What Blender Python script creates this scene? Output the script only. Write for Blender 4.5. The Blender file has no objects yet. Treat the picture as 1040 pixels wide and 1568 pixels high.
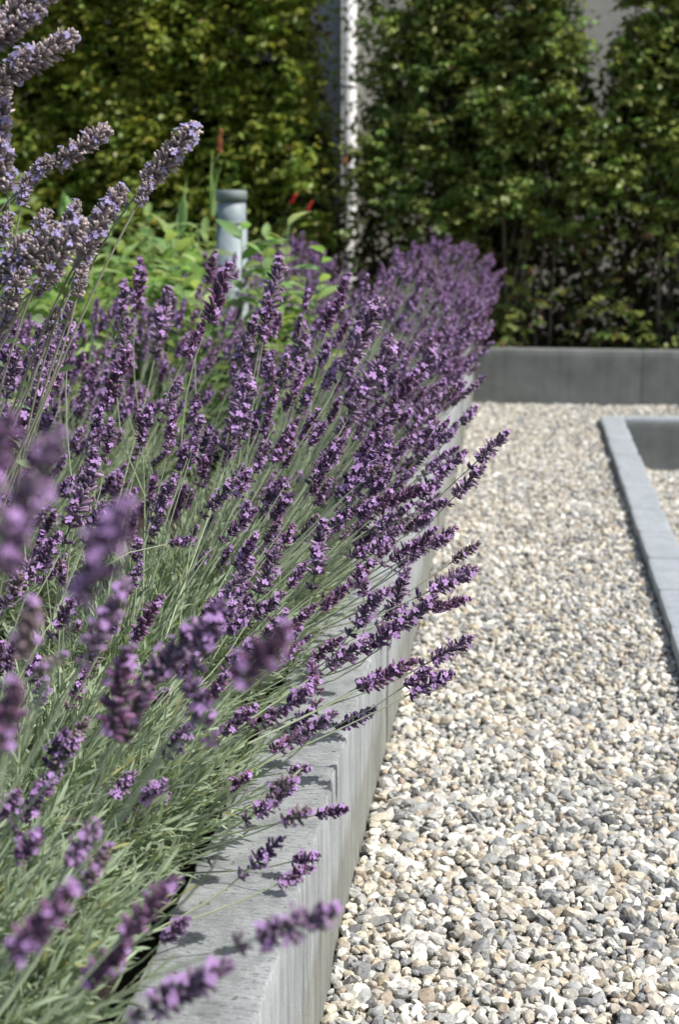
import bpy, bmesh, math, random
import numpy as np
from mathutils import Vector, Matrix, noise as mnoise

SC = bpy.context.scene
COL = SC.collection
R = math.radians
random.seed(7)
rng = np.random.default_rng(11)

# ------------------------------------------------------------------ camera, sky, sun, exposure
F = 2178.0                       # focal length in pixels of the 1040 x 1568 photograph (50 mm)
CAM_H = 1.25
PITCH = math.atan(490.0 / F)
YAW = math.atan(285.0 * math.cos(PITCH) / F)
cam_data = bpy.data.cameras.new('camera')
cam = bpy.data.objects.new('camera', cam_data); COL.objects.link(cam)
cam.location = (0, 0, CAM_H)
cam.rotation_euler = (math.pi / 2 - PITCH, 0, YAW)
cam_data.sensor_fit = 'VERTICAL'; cam_data.sensor_height = 36.0; cam_data.sensor_width = 24.0
cam_data.lens = 36.0 * F / 1568.0
cam_data.clip_start = 0.05; cam_data.clip_end = 500
cam_data.dof.use_dof = True
cam_data.dof.focus_distance = 2.3
cam_data.dof.aperture_fstop = 4.8
SC.camera = cam

SUN_DIR = Vector((0.60, -0.13, 0.80)).normalized()     # towards the sun
SUN_EL = math.asin(SUN_DIR.z)
world = bpy.data.worlds.new('World'); SC.world = world; world.use_nodes = True
wn = world.node_tree.nodes; wl = world.node_tree.links
bg = wn['Background']
sky = wn.new('ShaderNodeTexSky'); sky.sky_type = 'NISHITA'; sky.sun_disc = False
sky.sun_elevation = SUN_EL
sky.sun_rotation = math.atan2(SUN_DIR.x, SUN_DIR.y)
sky.dust_density = 2.0
wl.new(sky.outputs[0], bg.inputs[0]); bg.inputs[1].default_value = 0.11
sd = bpy.data.lights.new('sun', 'SUN'); sd.energy = 4.3; sd.angle = R(0.55); sd.color = (1.0, 0.965, 0.91)
sun = bpy.data.objects.new('sun', sd); COL.objects.link(sun)
sun.rotation_euler = SUN_DIR.to_track_quat('Z', 'Y').to_euler(); sun.location = (5, -1, 8)
SC.view_settings.view_transform = 'Standard'; SC.view_settings.look = 'None'
SC.view_settings.exposure = 0.36; SC.view_settings.gamma = 1.0
SC.cycles.use_denoising = True
SC.cycles.max_bounces = 7; SC.cycles.transparent_max_bounces = 6

CR = Matrix.Rotation(YAW, 3, 'Z') @ Matrix.Rotation(math.pi / 2 - PITCH, 3, 'X')
RIGHT, UP, FWD = CR @ Vector((1, 0, 0)), CR @ Vector((0, 1, 0)), CR @ Vector((0, 0, -1))
def at(px, py, d):               # world point seen at a photo pixel at depth d
    return Vector((0, 0, CAM_H)) + (FWD + RIGHT * ((px - 520) / F) + UP * ((784 - py) / F)) * d

# ------------------------------------------------------------------ materials
def mat(name):
    m = bpy.data.materials.new(name); m.use_nodes = True
    nt = m.node_tree; return m, nt, nt.nodes, nt.links, nt.nodes['Principled BSDF']
def attr(n, name='col'):
    a = n.new('ShaderNodeAttribute'); a.attribute_name = name; return a
def mixc(n, l, blend, fac, a, b):
    x = n.new('ShaderNodeMix'); x.data_type = 'RGBA'; x.blend_type = blend
    for s, v in ((x.inputs[0], fac), (x.inputs[6], a), (x.inputs[7], b)):
        if hasattr(v, 'links') or hasattr(v, 'is_linked'): l.new(v, s)
        else: s.default_value = v if not isinstance(v, tuple) else (v + (1,))[:4]
    return x.outputs[2]
def ramp(n, l, src, stops):
    r = n.new('ShaderNodeValToRGB'); l.new(src, r.inputs[0])
    e = r.color_ramp.elements
    e[0].position, e[0].color = stops[0][0], stops[0][1] + (1,)
    e[1].position, e[1].color = stops[-1][0], stops[-1][1] + (1,)
    for p, c in stops[1:-1]:
        k = e.new(p); k.color = c + (1,)
    return r.outputs[0]
def noisetex(n, l, scale, detail=4, vec=None, rough=0.55):
    t = n.new('ShaderNodeTexNoise'); t.inputs['Scale'].default_value = scale
    t.inputs['Detail'].default_value = detail; t.inputs['Roughness'].default_value = rough
    if vec is not None: l.new(vec, t.inputs['Vector'])
    return t.outputs[0]
def world_pos(n, l, scale=(1, 1, 1)):
    g = n.new('ShaderNodeNewGeometry'); m = n.new('ShaderNodeVectorMath'); m.operation = 'MULTIPLY'
    l.new(g.outputs['Position'], m.inputs[0]); m.inputs[1].default_value = scale
    return m.outputs[0], g

def leaf_mat(name, trans=0.35, rough=0.5, sheen=0.0, spec=0.4):
    m, nt, n, l, b = mat(name)
    a = attr(n)
    l.new(a.outputs[0], b.inputs['Base Color'])
    b.inputs['Roughness'].default_value = rough
    b.inputs['Specular IOR Level'].default_value = spec
    b.inputs['Sheen Weight'].default_value = sheen
    t = n.new('ShaderNodeBsdfTranslucent')
    l.new(mixc(n, l, 'MULTIPLY', 1.0, a.outputs[0], (1.5, 1.6, 0.9)), t.inputs[0])
    mx = n.new('ShaderNodeMixShader'); mx.inputs[0].default_value = trans
    l.new(b.outputs[0], mx.inputs[1]); l.new(t.outputs[0], mx.inputs[2])
    l.new(mx.outputs[0], n['Material Output'].inputs[0])
    return m
M_LEAF = leaf_mat('lavender_leaf', 0.25, 0.65, 0.3, 0.3)
M_HEDGE = leaf_mat('hedge_leaf', 0.35, 0.42)
M_GREEN = leaf_mat('green_leaf', 0.4, 0.45)
M_PETAL = leaf_mat('petal', 0.3, 0.7, 0.4, 0.2)
M_CALYX = leaf_mat('calyx', 0.12, 0.75, 0.3, 0.2)
M_STEM = leaf_mat('stem', 0.08, 0.6, 0.2, 0.3)

def make_bark():
    m, nt, n, l, b = mat('bark')
    p, g = world_pos(n, l, (30, 30, 6))
    l.new(ramp(n, l, noisetex(n, l, 1.5, 5, p), [(0.3, (0.09, 0.075, 0.05)), (0.7, (0.30, 0.25, 0.18))]), b.inputs['Base Color'])
    b.inputs['Roughness'].default_value = 0.9
    return m
M_BARK = make_bark()

def make_soil():
    m, nt, n, l, b = mat('soil')
    p, g = world_pos(n, l)
    t = noisetex(n, l, 55, 6, p, 0.7)
    l.new(ramp(n, l, t, [(0.3, (0.012, 0.009, 0.006)), (0.7, (0.06, 0.045, 0.03))]), b.inputs['Base Color'])
    b.inputs['Roughness'].default_value = 1.0
    bp = n.new('ShaderNodeBump'); bp.inputs['Strength'].default_value = 1.0; bp.inputs['Distance'].default_value = 0.02
    l.new(t, bp.inputs['Height']); l.new(bp.outputs[0], b.inputs['Normal'])
    return m
M_SOIL = make_soil()

def make_gravel_mat():
    m, nt, n, l, b = mat('pebble')
    a = attr(n)
    p, g = world_pos(n, l)
    t = noisetex(n, l, 130, 5, p, 0.65)
    c = mixc(n, l, 'MULTIPLY', 1.0, a.outputs[0], ramp(n, l, t, [(0.3, (0.62, 0.6, 0.57)), (0.62, (1.12, 1.12, 1.12))]))
    t2 = noisetex(n, l, 45, 2, p)
    c = mixc(n, l, 'MIX', ramp(n, l, t2, [(0.58, (0, 0, 0)), (0.7, (0.45, 0.45, 0.45))]), c, (0.50, 0.44, 0.34))
    l.new(c, b.inputs['Base Color']); b.inputs['Roughness'].default_value = 0.7
    b.inputs['Specular IOR Level'].default_value = 0.35
    bp = n.new('ShaderNodeBump'); bp.inputs['Strength'].default_value = 0.5; bp.inputs['Distance'].default_value = 0.002
    l.new(noisetex(n, l, 260, 4, p, 0.6), bp.inputs['Height']); l.new(bp.outputs[0], b.inputs['Normal'])
    return m
M_PEB = make_gravel_mat()

def make_stone(name, base, tint, smooth=False, streak=1.0):
    m, nt, n, l, b = mat(name)
    p, g = world_pos(n, l)
    def svec(s):
        v = n.new('ShaderNodeVectorMath'); v.operation = 'MULTIPLY'; l.new(p, v.inputs[0]); v.inputs[1].default_value = s; return v.outputs[0]
    sep = n.new('ShaderNodeSeparateXYZ'); l.new(g.outputs['Normal'], sep.inputs[0])
    up = n.new('ShaderNodeMath'); up.operation = 'GREATER_THAN'; up.inputs[1].default_value = 0.6; l.new(sep.outputs[2], up.inputs[0])
    # brushed streaks: across the block on top, vertical on the faces
    top = noisetex(n, l, 1.0, 6, svec((28, 260, 28)), 0.85)
    side = noisetex(n, l, 1.0, 6, svec((95, 95, 5.0)), 0.8)
    st = n.new('ShaderNodeMix'); st.data_type = 'FLOAT'
    l.new(up.outputs[0], st.inputs[0]); l.new(side, st.inputs[2]); l.new(top, st.inputs[3])
    big = noisetex(n, l, 7, 4, p)
    fine = noisetex(n, l, 420, 3, p, 0.7)
    d = tuple(x * (1 - 0.30 * streak) for x in base); u = tuple(min(1, x * (1 + 0.22 * streak)) for x in base)
    c = ramp(n, l, st.outputs[0], [(0.33, d), (0.5, base), (0.68, u)])
    c = mixc(n, l, 'MULTIPLY', 0.8, c, ramp(n, l, big, [(0.3, tint), (0.7, (1.08, 1.08, 1.08))]))
    c = mixc(n, l, 'MULTIPLY', 0.6, c, ramp(n, l, fine, [(0.35, (0.55, 0.55, 0.55)), (0.65, (1.25, 1.25, 1.25))]))
    zf = n.new('ShaderNodeSeparateXYZ'); l.new(p, zf.inputs[0])
    zn = n.new('ShaderNodeMath'); zn.operation = 'ADD'; l.new(zf.outputs[2], zn.inputs[0])
    zw = n.new('ShaderNodeMath'); zw.operation = 'MULTIPLY'; l.new(noisetex(n, l, 1.0, 5, svec((9, 9, 3))), zw.inputs[0]); zw.inputs[1].default_value = -0.22
    l.new(zw.outputs[0], zn.inputs[1])
    if not smooth: c = mixc(n, l, 'MULTIPLY', ramp(n, l, zn.outputs[0], [(0.0, (1, 1, 1)), (0.05, (0, 0, 0))]), c, (0.74, 0.72, 0.64))
    drip = noisetex(n, l, 1.0, 3, svec((26, 26, 1.2)), 0.5)
    c = mixc(n, l, 'MULTIPLY', 0.35 if smooth else 0.7, c, ramp(n, l, drip, [(0.36, (0.72, 0.73, 0.72)), (0.5, (1, 1, 1)), (0.7, (1.12, 1.12, 1.12))]))
    # dark pits
    pit = noisetex(n, l, 1.0, 3, svec((75, 330, 75)), 0.5)
    pm = ramp(n, l, pit, [(0.63, (0, 0, 0)), (0.69, (1, 1, 1))])
    if not smooth:
        c = mixc(n, l, 'MIX', mixc(n, l, 'MULTIPLY', 1.0, pm, up.outputs[0]), c, (0.07, 0.075, 0.075))
    l.new(c, b.inputs['Base Color']); b.inputs['Roughness'].default_value = 0.8
    b.inputs['Specular IOR Level'].default_value = 0.3
    bp = n.new('ShaderNodeBump'); bp.inputs['Strength'].default_value = 0.25 if smooth else 1.0
    bp.inputs['Distance'].default_value = 0.003
    l.new(st.outputs[0], bp.inputs['Height'])
    b2 = n.new('ShaderNodeBump'); b2.inputs['Strength'].default_value = 0.3; b2.inputs['Distance'].default_value = 0.001
    l.new(fine, b2.inputs['Height']); l.new(bp.outputs[0], b2.inputs['Normal']); l.new(b2.outputs[0], b.inputs['Normal'])
    return m
M_WALL = make_stone('wall_stone', (0.37, 0.385, 0.385), (0.78, 0.79, 0.79), False, 1.45)
M_BACK = make_stone('back_stone', (0.205, 0.215, 0.205), (0.62, 0.64, 0.63), True, 0.15)
M_KERB = make_stone('kerb_stone', (0.36, 0.385, 0.405), (0.85, 0.87, 0.88), True, 0.6)

def plain(name, c, rough=0.5, metal=0.0, var=0.15, scale=12):
    m, nt, n, l, b = mat(name)
    p, g = world_pos(n, l)
    t = noisetex(n, l, scale, 5, p, 0.6)
    lo = tuple(x * (1 - var) for x in c); hi = tuple(min(1, x * (1 + var)) for x in c)
    l.new(ramp(n, l, t, [(0.3, lo), (0.7, hi)]), b.inputs['Base Color'])
    b.inputs['Roughness'].default_value = rough; b.inputs['Metallic'].default_value = metal
    return m
M_RENDER = plain('house_render', (0.52, 0.50, 0.45), 0.9)
M_PIPE = plain('white_pipe', (0.80, 0.80, 0.79), 0.4, 0, 0.04)
M_GREY = plain('grey_frame', (0.48, 0.48, 0.49), 0.5)
M_ZINC = plain('galvanised', (0.26, 0.305, 0.32), 0.6, 0.05, 0.15, 40)
M_ZINCD = plain('galvanised_dark', (0.20, 0.24, 0.23), 0.6, 0.05, 0.15, 40)
M_GROUND = plain('ground', (0.10, 0.09, 0.07), 1.0, 0, 0.4, 8)
M_GBASE = plain('gravel_base', (0.16, 0.14, 0.115), 1.0, 0, 0.5, 90)

# ------------------------------------------------------------------ mesh helpers
def tag(o, label=None, cat=None, group=None, kind=None):
    if label: o['label'] = label
    if cat: o['category'] = cat
    if group: o['group'] = group
    if kind: o['kind'] = kind
    return o

def build_mesh(name, V, faces, mats, mi=None, col=None, smooth=True):
    """V (n,3); faces: list of integer arrays (m,k); mi: list of per-array material index arrays or ints"""
    me = bpy.data.meshes.new(name)
    V = np.asarray(V, np.float32)
    me.vertices.add(len(V)); me.vertices.foreach_set('co', V.ravel())
    nl = sum(f.size for f in faces); npoly = sum(len(f) for f in faces)
    me.loops.add(nl); me.loops.foreach_set('vertex_index', np.concatenate([f.ravel() for f in faces]).astype(np.int32))
    tot = np.concatenate([np.full(len(f), f.shape[1], np.int32) for f in faces])
    me.polygons.add(npoly)
    me.polygons.foreach_set('loop_start', np.concatenate([[0], np.cumsum(tot)[:-1]]).astype(np.int32))
    me.polygons.foreach_set('loop_total', tot)
    me.polygons.foreach_set('use_smooth', np.full(npoly, smooth))
    if mi is not None:
        me.polygons.foreach_set('material_index', np.concatenate([np.broadcast_to(np.asarray(a, np.int32), (len(f),)) for a, f in zip(mi, faces)]).astype(np.int32))
    if col is not None:
        ca = me.color_attributes.new('col', 'FLOAT_COLOR', 'POINT')
        c4 = np.ones((len(V), 4), np.float32); c4[:, :3] = col
        ca.data.foreach_set('color', c4.ravel())
    for m in mats: me.materials.append(m)
    me.update(calc_edges=True); me.validate()
    return me

def link(name, me, parent=None, loc=(0, 0, 0)):
    o = bpy.data.objects.new(name, me); COL.objects.link(o)
    o.location = loc
    if parent is not None: o.parent = parent
    return o
def empty(name, loc):
    o = bpy.data.objects.new(name, None); COL.objects.link(o); o.location = loc; o.empty_display_size = 0.1
    return o

class Bag:
    """collects geometry into one mesh"""
    def __init__(s): s.V = []; s.F = {}; s.C = []; s.n = 0
    def add(s, V, faces, col, mi=0):
        V = np.asarray(V, float)
        s.V.append(V); s.C.append(np.broadcast_to(np.asarray(col, float), (len(V), 3)))
        for f in faces:
            f = np.asarray(f); s.F.setdefault((f.shape[1], mi), []).append(f + s.n)
        s.n += len(V)
    def mesh(s, name, mats, smooth=True):
        ks = list(s.F)
        fs = [np.concatenate(s.F[k]) for k in ks]
        return build_mesh(name, np.concatenate(s.V), fs, mats, [k[1] for k in ks], np.concatenate(s.C), smooth)

def frames(D, U=None):
    """unit dirs D (n,3) -> side, normal arrays"""
    D = D / np.linalg.norm(D, axis=1, keepdims=True)
    if U is None: U = np.array([0, 0, 1.0])
    S = np.cross(D, U); ln = np.linalg.norm(S, axis=1, keepdims=True)
    S = np.where(ln < 1e-3, np.array([1.0, 0, 0]), S / np.maximum(ln, 1e-6))
    N = np.cross(S, D)
    return D, S, N

def leaves(bag, P, D, L, W, roll, bend, cols, prof=((0, .15), (.3, .8), (.65, .9), (1, .05)), fold=0.35, mi=0):
    """many folded leaves: base P, direction D, length L, half width W, roll angle, bend (droop along -normal)"""
    n = len(P); D, S, N = frames(D)
    c, s_ = np.cos(roll)[:, None], np.sin(roll)[:, None]
    S, N = S * c + N * s_, N * c - S * s_
    k = len(prof); V = np.zeros((n, k, 3, 3))
    for i, (t, w) in enumerate(prof):
        ctr = P + D * (L * t)[:, None] - N * (bend * L * t * t)[:, None]
        ww = (W * w)[:, None]
        V[:, i, 0] = ctr - S * ww + N * ww * fold
        V[:, i, 1] = ctr
        V[:, i, 2] = ctr + S * ww + N * ww * fold
    base = (np.arange(n) * k * 3)[:, None]
    fs = []
    for i in range(k - 1):
        for j in range(2):
            a = i * 3 + j
            fs.append(np.concatenate([base + a, base + a + 1, base + a + 4, base + a + 3], 1))
    C = np.repeat(np.asarray(cols), k * 3, axis=0)
    bag.add(V.reshape(-1, 3), [np.concatenate(fs)], C, mi)

def tube(bag, pts, rad, col, sides=5, mi=0, cap=True):
    pts = np.asarray(pts, float); m = len(pts)
    rad = np.broadcast_to(np.asarray(rad, float), (m,))
    T = np.gradient(pts, axis=0)
    T, S, N = frames(T, np.array([0.31, 0.9, 0.2]))
    a = np.arange(sides) * 2 * np.pi / sides
    V = pts[:, None] + (S[:, None] * np.cos(a)[None, :, None] + N[:, None] * np.sin(a)[None, :, None]) * rad[:, None, None]
    i = np.arange(m - 1)[:, None] * sides; j = np.arange(sides)[None]
    j2 = (j + 1) % sides
    f = np.stack([i + j, i + j2, i + sides + j2, i + sides + j], -1).reshape(-1, 4)
    fs = [f]
    if cap: fs.append(((m - 1) * sides + np.arange(sides))[None])
    c = np.asarray(col, float)
    if c.ndim == 2: c = np.repeat(c, sides, axis=0)
    bag.add(V.reshape(-1, 3), fs, c, mi)

def bezier(p0, p1, p2, p3, n):
    t = np.linspace(0, 1, n)[:, None]
    return ((1 - t) ** 3) * p0 + 3 * ((1 - t) ** 2) * t * p1 + 3 * (1 - t) * t * t * p2 + t ** 3 * p3

def box(bag, lo, hi, col=(1, 1, 1), mi=0):
    x0, y0, z0 = lo; x1, y1, z1 = hi
    V = [(x0, y0, z0), (x1, y0, z0), (x1, y1, z0), (x0, y1, z0), (x0, y0, z1), (x1, y0, z1), (x1, y1, z1), (x0, y1, z1)]
    bag.add(V, [np.array([(0, 3, 2, 1), (4, 5, 6, 7), (0, 1, 5, 4), (1, 2, 6, 5), (2, 3, 7, 6), (3, 0, 4, 7)])], col, mi)

def jit(c, n, v=0.15, hue=0.06):
    k = 1 + (rng.random((n, 1)) - .5) * 2 * v
    return np.clip(np.asarray(c)[None] * k * (1 + (rng.random((n, 3)) - .5) * 2 * hue), 0, 1)

# ------------------------------------------------------------------ setting: ground, soil, walls
WALL_X, WALL_T, WALL_H = -0.283, 0.158, 0.322
BACK_Y = 8.62
LOW = -0.24
def sheet(name, x0, y0, x1, y1, z, m, label=None):
    b = Bag(); b.add([(x0, y0, z), (x1, y0, z), (x1, y1, z), (x0, y1, z)], [np.array([[0, 1, 2, 3]])], (1, 1, 1))
    o = link(name, b.mesh(name, [m], False)); tag(o, label, None, None, 'structure'); return o
sheet('ground', -150, -150, 150, 150, LOW - 0.02, M_GROUND)
def slab(name, lo, hi, m):
    b = Bag(); box(b, lo, hi); o = link(name, b.mesh(name, [m], False)); tag(o, None, None, None, 'structure'); return o
slab('gravel_path', (WALL_X - 0.02, -0.6, LOW - 0.015), (0.50, 7.96, -0.014), M_GBASE)
slab('gravel_path', (WALL_X - 0.02, 7.962, LOW - 0.015), (3.2, BACK_Y + 0.02, -0.014), M_GBASE)

def bumpy_soil(name, x0, y0, x1, y1, z, step=0.06):
    nx = int((x1 - x0) / step); ny = int((y1 - y0) / step)
    X, Y = np.meshgrid(np.linspace(x0, x1, nx), np.linspace(y0, y1, ny))
    Z = np.array([z + 0.035 * mnoise.noise(Vector((a * 6, b_ * 6, 0))) + 0.015 * mnoise.noise(Vector((a * 25, b_ * 25, 3))) for a, b_ in zip(X.ravel(), Y.ravel())])
    i = np.arange(ny - 1)[:, None] * nx + np.arange(nx - 1)[None]
    f = np.stack([i, i + 1, i + nx + 1, i + nx], -1).reshape(-1, 4)
    b = Bag(); b.add(np.stack([X.ravel(), Y.ravel(), Z], 1), [f], (1, 1, 1))
    o = link(name, b.mesh(name, [M_SOIL])); tag(o, None, None, None, 'structure')
bumpy_soil('bed_soil', -6.0, -0.6, WALL_X - WALL_T + 0.01, BACK_Y + 2.0, 0.22, 0.07)
bumpy_soil('bed_soil', WALL_X - WALL_T + 0.02, BACK_Y + 0.10, 5.0, BACK_Y + 2.0, 0.235, 0.08)

def stone_block(name, parent, loc, length, prof_w, prof_h, m, axis='y', rough=0.0012, arris=0.004, seg=0.02, seed=0):
    """block of rectangular section (prof_w x prof_h, rising from z = 0), worn arrises, run along axis"""
    w, h, r = prof_w / 2, prof_h, arris
    ring = []
    def edge(a, b, k):
        for i in range(k): ring.append((a[0] + (b[0] - a[0]) * i / k, a[1] + (b[1] - a[1]) * i / k))
    edge((-w, 0), (-w, h - r), 8); edge((-w, h - r), (-w + r * .3, h - r * .3), 1); edge((-w + r * .3, h - r * .3), (-w + r, h), 1)
    edge((-w + r, h), (w - r, h), 8); edge((w - r, h), (w - r * .3, h - r * .3), 1); edge((w - r * .3, h - r * .3), (w, h - r), 1)
    edge((w, h - r), (w, 0), 8); edge((w, 0), (-w, 0), 1)
    ring = np.array(ring); k = len(ring)
    n = max(3, int(length / seg))
    ts = np.linspace(0, length, n); ins = np.zeros(n); ins[0] = ins[-1] = 0.003 if rough > .001 else .006
    V = np.zeros((n, k, 3))
    for i in range(n):
        for j in range(k):
            a, z = ring[j]
            na = mnoise.noise(Vector((a * 50 + seed, ts[i] * 30, z * 50))) * rough
            nb = mnoise.noise(Vector((a * 50 + 9, ts[i] * 60, z * 50 + seed))) * rough
            ea = max(0, 1 - abs(abs(a) - w) / 0.012) * max(0, 1 - abs(z - h) / 0.012)
            chip = ea * max(0, mnoise.noise(Vector((ts[i] * 45, seed, 3.3 + (a > 0))))) * rough * 3.0
            sa = 1 if a > 0 else -1
            V[i, j] = (a + na - sa * (chip + ins[i]), ts[i], z + (nb - chip - ins[i] * (z > h * .5)) * (z > 0.01))
    Vf = V.reshape(-1, 3)
    if axis == 'x': Vf = np.stack([Vf[:, 1], -Vf[:, 0], Vf[:, 2]], 1)
    ii = np.arange(n - 1)[:, None] * k; jj = np.arange(k)[None]; j2 = (jj + 1) % k
    f = np.stack([ii + jj, ii + j2, ii + k + j2, ii + k + jj], -1).reshape(-1, 4)
    b = Bag()
    b.add(Vf, [f[:, ::-1], np.arange(k)[None], ((n - 1) * k + np.arange(k)[::-1])[None]], (1, 1, 1))
    me = b.mesh(name, [m], True)
    bm = bmesh.new(); bm.from_mesh(me); bmesh.ops.recalc_face_normals(bm, faces=bm.faces)
    for e in bm.edges:
        if len(e.link_faces) == 2 and e.calc_face_angle(0) > 0.6: e.smooth = False
    bm.to_mesh(me); bm.free()
    return link(name, me, parent, loc)

wall = tag(empty('raised_bed_wall', (WALL_X - WALL_T / 2, 2.0, 0)), 'low light grey stone wall of long blocks with a streaked top, edging the lavender bed beside the pale gravel', 'garden wall')
y = 0.10; k = 0
while y < BACK_Y - 0.05:
    y1 = min(y + 1.0, BACK_Y + 0.15)
    if BACK_Y + 0.15 - y1 < 0.2: y1 = BACK_Y + 0.15
    off = (0.0, 0.004, -0.002, 0.003)[k % 4]
    stone_block('wall_block', wall, (off, y - 2.0, -0.04), y1 - y - 0.003, WALL_T, WALL_H + 0.04 + (0, .001, -.001)[k % 3], M_WALL, 'y', 0.0022, 0.005, 0.012 if y < 3.2 else 0.06, k * 3.1)
    y = y1; k += 1
bw = tag(empty('back_wall', (0.8, BACK_Y, 0)), 'low dark grey stone wall across the end of the gravel in front of the hedge', 'garden wall')
x = WALL_X + 0.006
for k in range(4):
    stone_block('wall_block', bw, (x - 0.8, 0.06, -0.03), 0.997, 0.12, WALL_H + 0.036, M_BACK, 'x', 0.0012, 0.006, 0.05, 40 + k)
    x += 1.0
KX0, KW, KZ = 0.4445, 0.125, 0.042
kerb = tag(empty('kerb_edging', (KX0, 4, 0)), 'flat kerb of pale blue-grey stone blocks right of the wide gravel path', 'kerb')
yy = 7.96; k = 0
while yy > 0.3:
    stone_block('kerb_block', kerb, (KX0 + KW / 2 - KX0 + (0.0, .001, -.001, .0015)[k % 4], yy - 0.397 - 4, LOW - 0.02), 0.394, KW, KZ - LOW + 0.02 + (0, .001, .0005)[k % 3], M_KERB, 'y', 0.0008, 0.004, 0.05, 80 + k)
    yy -= 0.397; k += 1
x = KX0 + KW + 0.003
for k in range(6):
    stone_block('kerb_block', kerb, (x - KX0, 7.96 - 0.061 - 4, LOW - 0.02), 0.497, 0.118, KZ - LOW + 0.021, M_BACK if False else M_KERB, 'x', 0.0008, 0.004, 0.06, 120 + k)
    # dark riser facing the sunken gravel
    stone_block('riser_panel', kerb, (x - KX0, 7.96 - 0.136 - 4, LOW - 0.02), 0.497, 0.028, KZ - LOW + 0.008, M_BACK, 'x', 0.0008, 0.003, 0.06, 140 + k)
    x += 0.5

# ------------------------------------------------------------------ gravel
def ico(sub):
    bm = bmesh.new(); bmesh.ops.create_icosphere(bm, subdivisions=sub, radius=1)
    V = np.array([v.co[:] for v in bm.verts]); Fc = np.array([[v.index for v in f.verts] for f in bm.faces]); bm.free()
    return V, Fc
def pebble_shapes(sub, n):
    V, Fc = ico(sub); out = []
    for i in range(n):
        nn = rng.normal(size=(11, 3)); nn /= np.linalg.norm(nn, axis=1, keepdims=True)
        dd = 0.50 + 0.45 * rng.random(11)
        dots = V @ nn.T
        rr = np.where(dots > 0.05, dd / np.maximum(dots, 0.05), 9)
        q = 40.0
        r = (np.sum(rr ** -q, axis=1) + 1.0) ** (-1 / q)
        o_ = rng.random(3) * 50
        ln_ = np.array([mnoise.noise(Vector(v * 1.4 + o_)) * .16 for v in V])
        out.append(V * (r * (1 + ln_))[:, None] )
    return np.array(out), Fc
PALC = np.array([(.80, .79, .75), (.66, .65, .60), (.60, .56, .46), (.48, .475, .45), (.36, .37, .37), (.27, .28, .29), (.50, .43, .33), (.37, .31, .25), (.15, .155, .16), (.50, .46, .40)])
PALP = np.array([.12, .14, .13, .16, .15, .09, .06, .035, .04, .10]); PALP /= PALP.sum()
def rot_mats(n, tilt):
    a = rng.random(n) * 2 * np.pi; tx = rng.normal(size=n) * tilt; ty = rng.normal(size=n) * tilt
    ca, sa, cx, sx, cy, sy = np.cos(a), np.sin(a), np.cos(tx), np.sin(tx), np.cos(ty), np.sin(ty)
    Z = np.zeros(n); O = np.ones(n)
    Rz = np.stack([ca, -sa, Z, sa, ca, Z, Z, Z, O], 1).reshape(-1, 3, 3)
    Rx = np.stack([O, Z, Z, Z, cx, -sx, Z, sx, cx], 1).reshape(-1, 3, 3)
    Ry = np.stack([cy, Z, sy, Z, O, Z, -sy, Z, cy], 1).reshape(-1, 3, 3)
    return Rx @ Ry @ Rz
def pebbles(bag, region, z, spacing, size, shapes, Fc, edge=0.008, tilt=0.35, zr=0.005):
    x0, y0, x1, y1 = region
    gx = np.arange(x0 + edge, x1 - edge, spacing); gy = np.arange(y0, y1, spacing)
    X, Y = np.meshgrid(gx, gy); X = X + (np.arange(len(gy)) % 2)[:, None] * spacing * .5
    X = np.clip(X.ravel() + (rng.random(X.size) - .5) * spacing * .9, x0 + edge, x1 - edge); Y = Y.ravel() + (rng.random(Y.size) - .5) * spacing * .9
    n = len(X)
    s = size * np.exp(np.clip(rng.normal(size=n), -2.2, 2.2) * 0.28)
    S = np.stack([s * (1.0 + .35 * rng.random(n)), s * (.72 + .25 * rng.random(n)), s * (.50 + .25 * rng.random(n))], 1)
    und = np.array([mnoise.noise(Vector((a * 5, b_ * 5, 1.7))) for a, b_ in zip(X, Y)]) * 0.006
    Z = z + und + (rng.random(n) - .3) * zr
    sh = shapes[rng.integers(0, len(shapes), n)] * S[:, None]
    V = np.einsum('nij,nkj->nki', rot_mats(n, tilt), sh) + np.stack([X, Y, Z], 1)[:, None]
    nv = shapes.shape[1]
    f = (Fc[None] + (np.arange(n) * nv)[:, None, None]).reshape(-1, 3)
    c = np.array((.965, .955, .93)) * PALC[rng.choice(len(PALC), n, p=PALP)] * (0.88 + .22 * rng.random((n, 1)))
    bag.add(V.reshape(-1, 3), [f], np.repeat(c, nv, axis=0))
SH2, F2 = pebble_shapes(2, 60)
SH1, F1 = pebble_shapes(1, 60)
g = Bag()
PW = KX0
pebbles(g, (WALL_X, 1.3, PW, 3.4), -0.011, 0.0158, 0.0108, SH2, F2, tilt=.4)
pebbles(g, (WALL_X, 1.3, PW, 3.4), -0.003, 0.0195, 0.0124, SH2, F2, tilt=.45)
for rg in ((WALL_X, 0.1, PW, 1.3), (WALL_X, 3.4, PW, 7.93), (WALL_X, 7.93, 2.9, BACK_Y)):
    pebbles(g, rg, -0.011, 0.0165, 0.0110, SH1, F1, tilt=.4)
    pebbles(g, rg, -0.003, 0.0200, 0.0126, SH1, F1, tilt=.45)
pebbles(g, (KX0 + KW, 4.0, 2.9, 7.81), LOW - 0.008, 0.019, 0.0128, SH1, F1, tilt=.4)
pebbles(g, (KX0 + KW, 4.0, 2.9, 7.81), LOW + 0.0, 0.022, 0.0130, SH1, F1, tilt=.4)
go = link('gravel', g.mesh('gravel', [M_PEB], False))
tag(go, 'mixed white, cream and grey pebbles covering the path between the walls', 'gravel', None, 'stuff')
del g

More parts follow.
